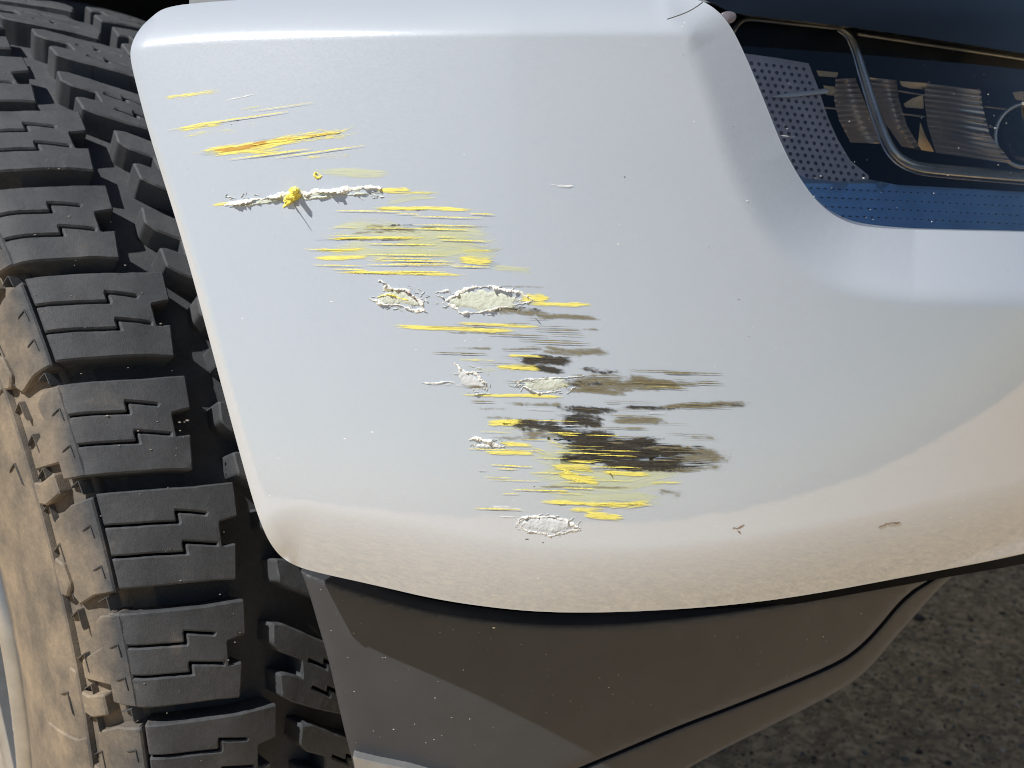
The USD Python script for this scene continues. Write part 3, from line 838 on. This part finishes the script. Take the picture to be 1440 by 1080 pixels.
def smear_at(name, x0, y0, x1, y1, h, m, strength, taper=0.25, label=None):
    """a thin film of rubbed-off colour lying on the bumper, from (x0, y0) to (x1, y1)"""
    a, b = np.array([x0, y0], float), np.array([x1, y1], float)
    length = np.linalg.norm(b - a)
    d = (b - a) / length; nrm = np.array([-d[1], d[0]])
    pad = 6 + 0.12 * length
    nu, nv = max(8, int(length / 5)), max(5, int(h / 1.6) * 2 + 3)
    u = np.linspace(-pad, length + pad, nu); w = np.linspace(-1.25, 1.25, nv)
    U, W = np.meshgrid(u, w, indexing="ij")
    wob = (noise(np.stack([U / 40, U * 0, U * 0 + x0], -1), 3) - 0.5) * 0.5 * h
    q = a + U[..., None] * d + (W * h * 0.85 + wob)[..., None] * nrm
    t = np.clip((U + pad) / (length + 2 * pad), 0, 1)
    ends = np.clip(np.minimum(t, 1 - t) / taper, 0, 1) ** 0.6
    prof_ = np.clip(1 - (np.abs(W) / 1.2) ** 2.2, 0, 1) * ends
    fade = -0.45 + (strength + 0.45) * prof_
    _lift[0] += 0.0000025
    v = on_bumper(q.reshape(-1, 2), _lift[0])
    st = np.stack([U, W * h * 0.85], -1).reshape(-1, 2) / 100 + [x0 / 37.0 % 9, y0 / 23.0]
    f = grid_faces(nu, nv)
    f = f[fade.ravel()[f].max(1) > -0.22]
    keep, inv = np.unique(f, return_inverse=True)
    put(BUMPER, name, (v[keep], inv.reshape(f.shape)), m, True, uv=st[keep], prim={"fade": fade.ravel()[keep]}, label=label)


Y_, F_, K_, O_, RU, PL = "yellow_smear", "yellow_film", "black_smear", "olive_smear", "rust_smear", "pale_smear"
NAMES = {Y_: "yellow_scrape", F_: "yellow_haze", K_: "black_scuff", O_: "olive_scuff", RU: "rusty_scrape", PL: "pale_scratch"}
for row in [
    (450, 243, 545, 243, 10, F_, .50), (460, 322, 690, 334, 22, F_, .48), (455, 352, 690, 360, 20, F_, .46), (560, 345, 700, 352, 26, F_, .48), (540, 285, 610, 276, 14, F_, .25),
    (690, 375, 750, 382, 8, F_, .3), (745, 640, 900, 632, 22, F_, .45), (755, 668, 950, 672, 30, F_, .55), (770, 700, 930, 700, 18, F_, .45), (640, 525, 700, 527, 18, F_, .15), (700, 600, 800, 610, 14, F_, .2),
    (232, 128, 268, 124, 5, O_, .10), (228, 137, 312, 127, 6, Y_, .42), (250, 181, 312, 175, 7, Y_, .50), (258, 191, 335, 182, 5, Y_, .38), (300, 186, 375, 170, 2.2, Y_, .30), (290, 163, 372, 148, 2, Y_, .30), (320, 141, 360, 132, 1.6, PL, .7),
    (282, 216, 500, 184, 12, Y_, .50), (290, 214, 420, 196, 9, Y_, .62), (298, 212, 385, 200, 7, RU, .62), (375, 199, 475, 187, 4.5, RU, .48), (300, 219, 400, 208, 6, Y_, .5),
    (430, 222, 497, 215, 6, Y_, .28), (302, 288, 322, 287, 4, Y_, .6), (532, 267, 575, 266, 5, Y_, .62), (535, 270, 618, 271, 3, Y_, .55), (525, 292, 662, 294, 4, Y_, .75),
    (505, 320, 595, 323, 8, O_, .36), (530, 318, 590, 316, 4, K_, .2), (585, 319, 688, 319, 1.8, O_, .5), (495, 328, 540, 325, 3, O_, .4), (462, 336, 592, 334, 3.6, Y_, .72), (463, 338, 590, 336, 1.6, O_, .5),
    (445, 353, 512, 350, 4, Y_, .6), (447, 364, 516, 360, 5, Y_, .70), (515, 365, 590, 369, 4, Y_, .45), (650, 351, 690, 352, 3, Y_, .4), (648, 365, 692, 367, 8, Y_, .62), (475, 382, 652, 386, 4, Y_, .68),
    (735, 417, 768, 420, 9, Y_, .75), (750, 427, 826, 429, 5, Y_, .75), (560, 459, 725, 466, 5, Y_, .70), (640, 455, 765, 459, 4, Y_, .55), (620, 467, 720, 468, 2, O_, .45), (700, 402, 765, 404, 2, O_, .4),
    (690, 436, 770, 440, 9, O_, .50), (690, 432, 760, 436, 5, K_, .25), (755, 444, 840, 446, 6, O_, .60), (780, 463, 850, 463, 2, O_, .4), (642, 489, 690, 490, 2, O_, .55), (706, 490, 760, 490, 2, O_, .55),
    (765, 493, 855, 496, 9, O_, .55), (730, 505, 800, 510, 11, K_, .62), (745, 516, 790, 520, 8, K_, .55), (700, 515, 756, 519, 6, Y_, .70), (715, 499, 762, 501, 3, Y_, .6), (650, 505, 698, 507, 3, Y_, .4),
    (790, 542, 970, 543, 13, O_, .55), (800, 533, 880, 535, 12, O_, .5), (885, 532, 950, 540, 9, O_, .62), (800, 548, 880, 552, 6, O_, .6), (820, 520, 872, 524, 7, K_, .36), (790, 538, 850, 540, 8, K_, .28), (890, 545, 965, 544, 3, Y_, .35),
    (655, 556, 795, 557, 4, Y_, .62), (715, 567, 795, 568, 4, O_, .45), (670, 574, 720, 575, 2, O_, .4), (790, 574, 862, 578, 9, K_, .52), (880, 573, 960, 572, 5, K_, .42), (930, 571, 1050, 568, 6, O_, .66), (985, 569, 1048, 569, 5, K_, .25),
    (865, 590, 932, 592, 7, O_, .72), (690, 594, 740, 594, 7, Y_, .80), (725, 599, 792, 600, 14, K_, .50), (735, 610, 790, 612, 8, O_, .45), (795, 590, 845, 594, 14, K_, .58), (680, 585, 720, 587, 3, O_, .4),
    (785, 612, 860, 614, 12, K_, .66), (800, 625, 925, 622, 12, K_, .68), (815, 637, 965, 634, 11, K_, .72), (850, 652, 960, 655, 13, K_, .66), (790, 645, 850, 640, 8, K_, .45), (905, 630, 1010, 634, 8, O_, .62), (930, 645, 1020, 645, 10, O_, .55), (945, 660, 1020, 656, 9, O_, .35), (975, 615, 1000, 615, 4, O_, .5), (1000, 640, 1030, 642, 16, O_, .22),
    (700, 615, 760, 618, 5, O_, .42), (686, 635, 748, 638, 5, Y_, .74), (706, 622, 745, 626, 6, Y_, .62), (745, 632, 800, 640, 9, Y_, .28), (770, 622, 810, 628, 8, Y_, .34),
    (780, 655, 832, 660, 8, Y_, .68), (790, 668, 838, 676, 9, Y_, .82), (800, 648, 850, 648, 4, Y_, .5), (850, 664, 912, 667, 5, Y_, .75), (760, 684, 905, 686, 1.8, O_, .6), (760, 690, 800, 692, 4, Y_, .35), (915, 679, 958, 678, 4, Y_, .42), (925, 690, 962, 695, 9, O_, .32),
    (760, 706, 885, 710, 5, Y_, .64), (850, 712, 912, 706, 9, Y_, .52), (825, 722, 872, 728, 7, Y_, .74), (800, 716, 850, 716, 5, Y_, .4),
    (690, 712, 742, 718, 6, PL, .5), (700, 724, 735, 728, 5, PL, .45), (600, 540, 690, 541, 7, PL, .42), (785, 262, 802, 262, 3, PL, .6), (765, 262, 780, 262, 10, PL, .25), (745, 330, 775, 362, 6, PL, .08),
    (1095, 190, 1120, 192, 2, PL, .5), (1010, 745, 1022, 745, 6, RU, .2),
]:
    smear_at(NAMES[row[5]], *row)


def crumple(name, path, width, height, m, seed, closed=False, lean=(0.0, 0.0), jag=1.0):
    """torn and curled-up plastic along a picture path; width in picture units, height in metres"""
    r_ = np.random.default_rng(seed)
    c = resample(chaikin(path, 2, closed), 1.6, closed)
    n = len(c)
    c = c + np.stack([np.convolve(r_.normal(size=n + 12), np.ones(6) / 6, "same")[6:-6], np.convolve(r_.normal(size=n + 16), np.ones(8) / 8, "same")[8:-8]], 1) * min(3.2, 1.1 * width) * jag
    t = np.roll(c, -1, 0) - np.roll(c, 1, 0) if closed else np.gradient(c, axis=0)
    t /= np.maximum(np.linalg.norm(t, axis=1, keepdims=True), 1e-9)
    nn = np.stack([-t[:, 1], t[:, 0]], 1)
    sm = lambda k: np.convolve(np.r_[r_.normal(size=n + 2 * k)], np.ones(k) / k, "same")[k:-k] * math.sqrt(k)
    env = np.ones(n) if closed else np.clip(np.minimum(np.arange(n), n - 1 - np.arange(n)) / 5.0, 0.1, 1)
    hgt = np.clip(height * 0.9 * env * (0.42 + 0.42 * sm(7) + 0.22 * jag * sm(2)), height * 0.04, height * 1.6)
    gate = np.clip(0.75 + 0.75 * sm(11), 0.0, 1.0); hgt = hgt * (0.15 + 0.85 * gate)
    wid = width * 0.9 * (0.3 + 0.7 * gate) * env * np.clip(0.9 + 0.38 * sm(6), 0.25, 2.0)
    rows = []
    for a, hh, j in ((-1.0, -0.02, 0.1), (-0.55, 0.35, 0.22), (-0.15, 0.85, 0.3), (0.15, 1.0, 0.35), (0.45, 0.55, 0.3), (0.7, 0.25, 0.22), (1.0, -0.02, 0.12)):
        q = c + nn * (wid * a)[:, None] + r_.normal(size=(n, 2)) * width * j * 0.5 + np.outer(hgt * hh / max(height, 1e-9), lean)
        rows.append(on_bumper(q, 0.0003 + hgt * np.clip(hh + r_.normal(size=n) * 0.12 * (hh > 0), -0.05, 1.3) - 0.00035 * (hh < 0)))
    v = np.stack(rows, 1).reshape(-1, 3)
    put(BUMPER, name, (v, grid_faces(n, 7, closed)), m, False)


def patch_at(name, poly, m, lift=0.00045, rough=0.0002, seed=0):
    rough = min(rough, 0.00025)
    o_ = resample(chaikin(poly, 2, True), 2.0, True)
    c_ = o_.mean(0)
    o_ = c_ + (o_ - c_) * (0.82 + 0.34 * (noise(np.column_stack([o_ / 7.0, np.full(len(o_), seed + 0.5)]), seed) - 0.5) + 0.16 * (noise(np.column_stack([o_ / 2.4, np.full(len(o_), seed)]), seed + 5) - 0.5))[:, None]
    g_ = Polygon(o_).buffer(0)
    g_ = max(g_.geoms, key=lambda w: w.area) if hasattr(g_, "geoms") else g_
    p, t, l = fill(g_, 2.6, 2.2)
    h = lift + rough * (fbm(np.column_stack([p / 6.0, np.full(len(p), seed)]), 3, seed) - 0.5) * 2
    h[l[0]] = -0.0001
    put(BUMPER, name, (on_bumper(p, h), t[:, ::-1]), m, 40)


def ell(cx, cy, a, b, rot=0.0, n=22, seed=0, j=0.08):
    r_ = np.random.default_rng(seed)
    th = np.arange(n) / n * 2 * np.pi
    k = 1 + r_.normal(size=n) * j
    x, y = a * np.cos(th) * k, b * np.sin(th) * k
    return np.stack([cx + x * math.cos(rot) - y * math.sin(rot), cy + x * math.sin(rot) + y * math.cos(rot)], 1)


# the long torn line with a yellow lump
patch_at("bare_plastic", [(318, 287), (360, 280), (410, 275), (470, 266), (538, 262), (540, 267), (470, 273), (410, 281), (330, 291)], "raw_cream", 0.0003, 0.0002, 1)
crumple("torn_edge", [(316, 288), (360, 280), (400, 276), (440, 270), (490, 266), (538, 263)], 3.6, 0.0019, "raw_white", 21, lean=(0, 2))
crumple("torn_edge", [(322, 291), (360, 287), (400, 281), (450, 277), (535, 270)], 1.8, 0.0008, "raw_cream", 22)
lump = trimesh.creation.icosphere(4)
lv0 = np.array(lump.vertices)
for q, r0, sd in (((411, 277), 0.0023, 1), ((405, 282), 0.0016, 2), ((418, 273), 0.0014, 3)):
    k0 = 0.55 + 0.9 * fbm(lv0 * 2.6 + 10, 3, sd)
    lw0 = lv0 * (k0 * r0)[:, None] * np.array([1.15, 0.75, 0.8]) + on_bumper([q], 0.0008)[0]
    put(BUMPER, "yellow_lump", (lw0, np.array(lump.faces)), "yellow_paint", True)
crumple("yellow_lump", [(400, 284), (408, 276), (416, 272), (424, 270)], 7.5, 0.0062, "yellow_paint", 23, jag=1.6)
crumple("yellow_lump", [(398, 290), (406, 284), (414, 282)], 5.0, 0.0046, "yellow_paint", 24, jag=1.6)
crumple("torn_fibre", [(411, 284), (412.5, 288), (414, 292)], 1.4, 0.016, "raw_white", 25, jag=0.5)
crumple("yellow_crumb", ell(446, 246, 5, 3, 0, 9, 3), 2.2, 0.0010, "yellow_paint", 26, True)
# torn flap left of the oval
patch_at("bare_plastic", [(520, 420), (535, 414), (545, 402), (570, 406), (588, 418), (600, 434), (585, 432), (560, 428), (540, 430)], "raw_cream", 0.0004, 0.0006, 2)
crumple("torn_edge", [(530, 394), (542, 398), (546, 408), (560, 406), (575, 410), (590, 422), (599, 434)], 3.0, 0.0016, "raw_white", 31, jag=1.3)
crumple("torn_edge", [(519, 420), (530, 427), (548, 428), (565, 431), (582, 436), (600, 438)], 2.4, 0.0013, "raw_white", 32, jag=1.3)
crumple("brown_smudge", [(538, 400), (546, 406), (556, 408), (572, 410), (582, 418), (590, 428)], 1.6, 0.0012, "brown_crumb", 33, jag=1.4)
crumple("yellow_crumb", [(530, 418), (545, 414), (560, 420), (578, 424)], 2.0, 0.0012, "yellow_paint", 34, jag=1.3)
# oval gouge
patch_at("bare_plastic", ell(682, 423, 58, 18, 0.03, 24, 4, 0.03), "raw_cream", 0.0003, 0.0004, 3)
crumple("torn_edge", [(628, 424), (640, 413), (658, 405), (685, 402), (710, 406), (738, 415), (752, 421)], 2.6, 0.0017, "raw_white", 41, lean=(0, 3))
crumple("torn_edge", [(614, 415), (626, 420), (634, 430), (648, 440), (665, 441), (690, 436), (720, 428), (750, 424)], 2.6, 0.0012, "raw_white", 42)
crumple("torn_edge", [(612, 412), (622, 411), (630, 407), (634, 412)], 2.4, 0.0013, "raw_white", 43)
crumple("black_fibre", [(752, 447), (757, 451), (761, 456)], 0.8, 0.0012, "dark_speck", 44)
# small flaps and crumbs torn loose round the gouges
rf = np.random.default_rng(77)
for cx, cy, a_, b_, cnt in ((680, 422, 62, 19, 26), (560, 418, 40, 16, 24), (664, 535, 26, 18, 18), (768, 541, 44, 12, 18), (770, 738, 46, 14, 22), (686, 624, 26, 6, 10), (430, 276, 110, 5, 26), (412, 279, 12, 8, 8)):
    for _ in range(cnt):
        th_ = rf.uniform(0, 2 * np.pi); rr_ = rf.uniform(0.75, 1.1)
        x_, y_ = cx + a_ * rr_ * math.cos(th_), cy + b_ * rr_ * math.sin(th_)
        an_, ln_ = rf.normal(0, 0.5), rf.uniform(3, 9)
        crumple("torn_flap", [(x_ - ln_ / 2 * math.cos(an_), y_ - ln_ / 2 * math.sin(an_)), (x_, y_ + rf.normal(0, 0.8)), (x_ + ln_ / 2 * math.cos(an_), y_ + ln_ / 2 * math.sin(an_))],
                rf.uniform(0.8, 1.9), rf.uniform(0.0004, 0.0013), "raw_white" if rf.random() < 0.75 else "raw_cream", int(rf.integers(1 << 30)), jag=1.3)
# lower left torn patch
patch_at("bare_plastic", [(638, 522), (644, 514), (660, 522), (678, 532), (688, 548), (672, 552), (650, 546)], "scoured_paint", 0.0003, 0.0006, 5)
crumple("torn_edge", [(640, 512), (645, 520), (660, 523), (672, 528), (682, 540), (686, 549)], 2.4, 0.0014, "raw_white", 51, jag=1.4)
crumple("torn_edge", [(593, 537), (602, 540), (630, 536), (640, 540)], 1.3, 0.0006, "raw_white", 52)
crumple("torn_edge", [(662, 556), (672, 554), (690, 553)], 1.8, 0.0010, "raw_cream", 53)
crumple("brown_smudge", [(673, 532), (678, 535), (683, 542)], 1.4, 0.0013, "brown_crumb", 54)
# small oval gouge with black rubber
patch_at("bare_plastic", ell(768, 541, 40, 11, 0.0, 20, 6, 0.04), "raw_cream", 0.0003, 0.0004, 7)
crumple("torn_edge", [(724, 544), (730, 534), (742, 532), (760, 534), (780, 531), (800, 530), (822, 529)], 2.2, 0.0013, "raw_white", 61, lean=(0, 2))
crumple("torn_edge", [(724, 534), (732, 542), (742, 549), (760, 552), (790, 549)], 2.4, 0.0011, "raw_white", 62)
crumple("yellow_crumb", [(788, 541), (796, 542), (795, 545)], 1.4, 0.0011, "yellow_paint", 63)
# pale blob, yellow curl, lowest oval gouge
crumple("torn_edge", [(660, 620), (668, 618), (680, 621), (692, 624), (714, 628)], 4.0, 0.0013, "raw_white", 71, jag=1.3)
crumple("torn_edge", [(664, 625), (676, 627), (690, 628)], 2.4, 0.0009, "raw_white", 72)
crumple("yellow_crumb", [(856, 662), (861, 666), (864, 670)], 2.4, 0.0026, "yellow_paint", 73, jag=1.3)
for i, (a, b) in list(enumerate([((786, 658), (806, 664)), ((800, 664), (824, 668)), ((806, 672), (836, 678)), ((870, 663), (900, 667)), ((700, 592), (728, 596)), ((738, 416), (756, 420)), ((832, 724), (860, 728)), ((760, 428), (800, 429)), ((530, 293), (600, 294)), ((560, 295), (655, 295)), ((470, 335), (580, 334)), ((450, 364), (505, 362)), ((490, 383), (600, 385)), ((580, 460), (680, 465)), ((700, 516), (745, 519)), ((300, 217), (380, 206)), ((350, 205), (480, 186)), ((690, 635), (735, 638)), ((780, 708), (870, 709)), ((540, 270), (600, 271))]))[::2]:
    mid = ((a[0] + b[0]) / 2, (a[1] + b[1]) / 2 + 0.4)
    crumple("yellow_ridge", [a, mid, b], 0.7 if i > 7 else 1.7, 0.0003 if i > 7 else 0.0007, "yellow_paint", 80 + i)
patch_at("bare_plastic", ell(770, 738, 44, 13, 0.06, 22, 8, 0.04), "scoured_paint", 0.0003, 0.0004, 9)
crumple("torn_edge", [(724, 738), (732, 730), (748, 727), (766, 726), (785, 729), (802, 735), (817, 745)], 2.4, 0.0012, "raw_white", 101, jag=1.4, lean=(0, 2))
crumple("torn_edge", [(726, 736), (734, 742), (742, 748), (758, 751), (775, 752), (795, 750), (814, 744)], 2.4, 0.0013, "raw_white", 102, jag=1.4)
for i, p in enumerate([[(1030, 743), (1036, 742), (1048, 738)], [(1036, 746), (1043, 748)], [(1236, 741), (1250, 737), (1264, 734)]]):
    crumple("brown_smudge", p, 1.8 if i < 3 else 0.9, 0.0005, "brown_crumb", 110 + i, jag=1.5)
loose = {}
# loose single streaks beside and over the smears
for x0, x1, y0, y1, m, cnt, l0, l1, st_ in ((800, 985, 575, 662, K_, 70, 16, 60, .55), (820, 1010, 520, 662, O_, 40, 20, 90, .45), (690, 900, 590, 724, Y_, 34, 20, 80, .55),
                                           (450, 690, 290, 385, Y_, 22, 30, 130, .46), (260, 480, 140, 222, Y_, 6, 40, 140, .42), (620, 800, 440, 570, O_, 22, 25, 90, .45), (560, 960, 400, 700, PL, 9, 12, 50, .5)):
    for i in range(cnt):
        x, ln = rs.uniform(x0, x1), rs.uniform(l0, l1)
        t_ = (x - x0) / (x1 - x0)
        lo_, hi_ = (y0, y1) if m != Y_ or x0 > 250 else (y0 + 40 * (1 - t_), y0 + 60 + 30 * t_)
        y = rs.uniform(lo_, hi_)
        if m == K_:
            y = np.interp(x, [800, 860, 985], [rs.uniform(578, 650), rs.uniform(610, 660), rs.uniform(622, 662)])
        sl = 0.03 if x > 600 else (0.012 if x0 > 400 else -0.14)
        nn_ = max(6, int(ln / 4)); w_ = rs.uniform(0.25, 1.0) * np.sin(np.pi * np.linspace(0.02, 0.98, nn_)) ** 0.7 * rs.uniform(0.55, 1.0, nn_)
        qx = np.linspace(x - ln / 2, x + ln / 2, nn_); qy = y + sl * (qx - x) + rs.normal(size=nn_) * 0.12
        _lift[0] += 0.0000012
        sv_ = on_bumper(np.stack([np.stack([qx, qy - w_], 1), np.stack([qx, qy + w_], 1)], 1).reshape(-1, 2), _lift[0])
        loose.setdefault(m, []).append((sv_, grid_faces(nn_, 2)))
for m, parts in loose.items():
    put(BUMPER, NAMES[m].replace("_smear", "") + "_streaks", cat(*parts), {Y_: "yellow_paint", K_: "black_rub", O_: "olive_rub", PL: "scoured_paint"}[m], True, kind="stuff")


def specks(parent, name, area, count, m, place, size, seed):
    r_ = np.random.default_rng(seed)
    out = []
    octa = trimesh.creation.icosphere(0)
    x0, y0, x1, y1 = area.bounds
    while len(out) < count:
        q = np.array([r_.uniform(x0, x1), r_.uniform(y0, y1)])
        if not shapely.contains_xy(area, *q):
            continue
        s = size * r_.lognormal(0, 0.45)
        sc = np.array([s * r_.uniform(0.6, 2.6), s * 0.5, s * r_.uniform(0.4, 0.9)])
        out.append((np.array(octa.vertices) * sc + place(q[None])[0], np.array(octa.faces)))
    put(parent, name, cat(*out), m, True, kind="stuff")


tsp = []
for _ in range(110):
    sv1, ph1 = rs.uniform(-EDGE_S, -0.04), PHI0 + rs.uniform(-3, 6.5) * DP
    tsp.append((np.array(trimesh.creation.icosphere(0).vertices) * 0.00030 * rs.lognormal(0, 0.4) * [1.4, 1, 0.7] + tyre_pt(np.array([sv1]), np.array([ph1]), np.array([0.0]))[0], np.array(trimesh.creation.icosphere(0).faces)))
put(WHEEL, "grit_specks", cat(*tsp), "grey_stone", False, kind="stuff")
area = POLY.buffer(-12).intersection(shapely.box(0, 0, 1440, 1080))
specks(BUMPER, "dust_specks", area, 120, "light_speck", on_bumper, 0.00014, 1)
specks(BUMPER, "dirt_specks", area, 34, "dark_speck", on_bumper, 0.00018, 2)
specks(VAL, "dust_specks", Polygon(up_poly).buffer(-6).intersection(shapely.box(0, 0, 1440, 1080)), 110, "light_speck", lambda q: on_body(q, 0.012, body_low), 0.00012, 3)
specks(f"{LAMPG}/clear_cover", "dust_specks", LENS.buffer(-6).intersection(shapely.box(0, 0, 1440, 1080)), 60, "light_speck", lambda q: on_body(q, lamp_back(q)), 0.00015, 4)
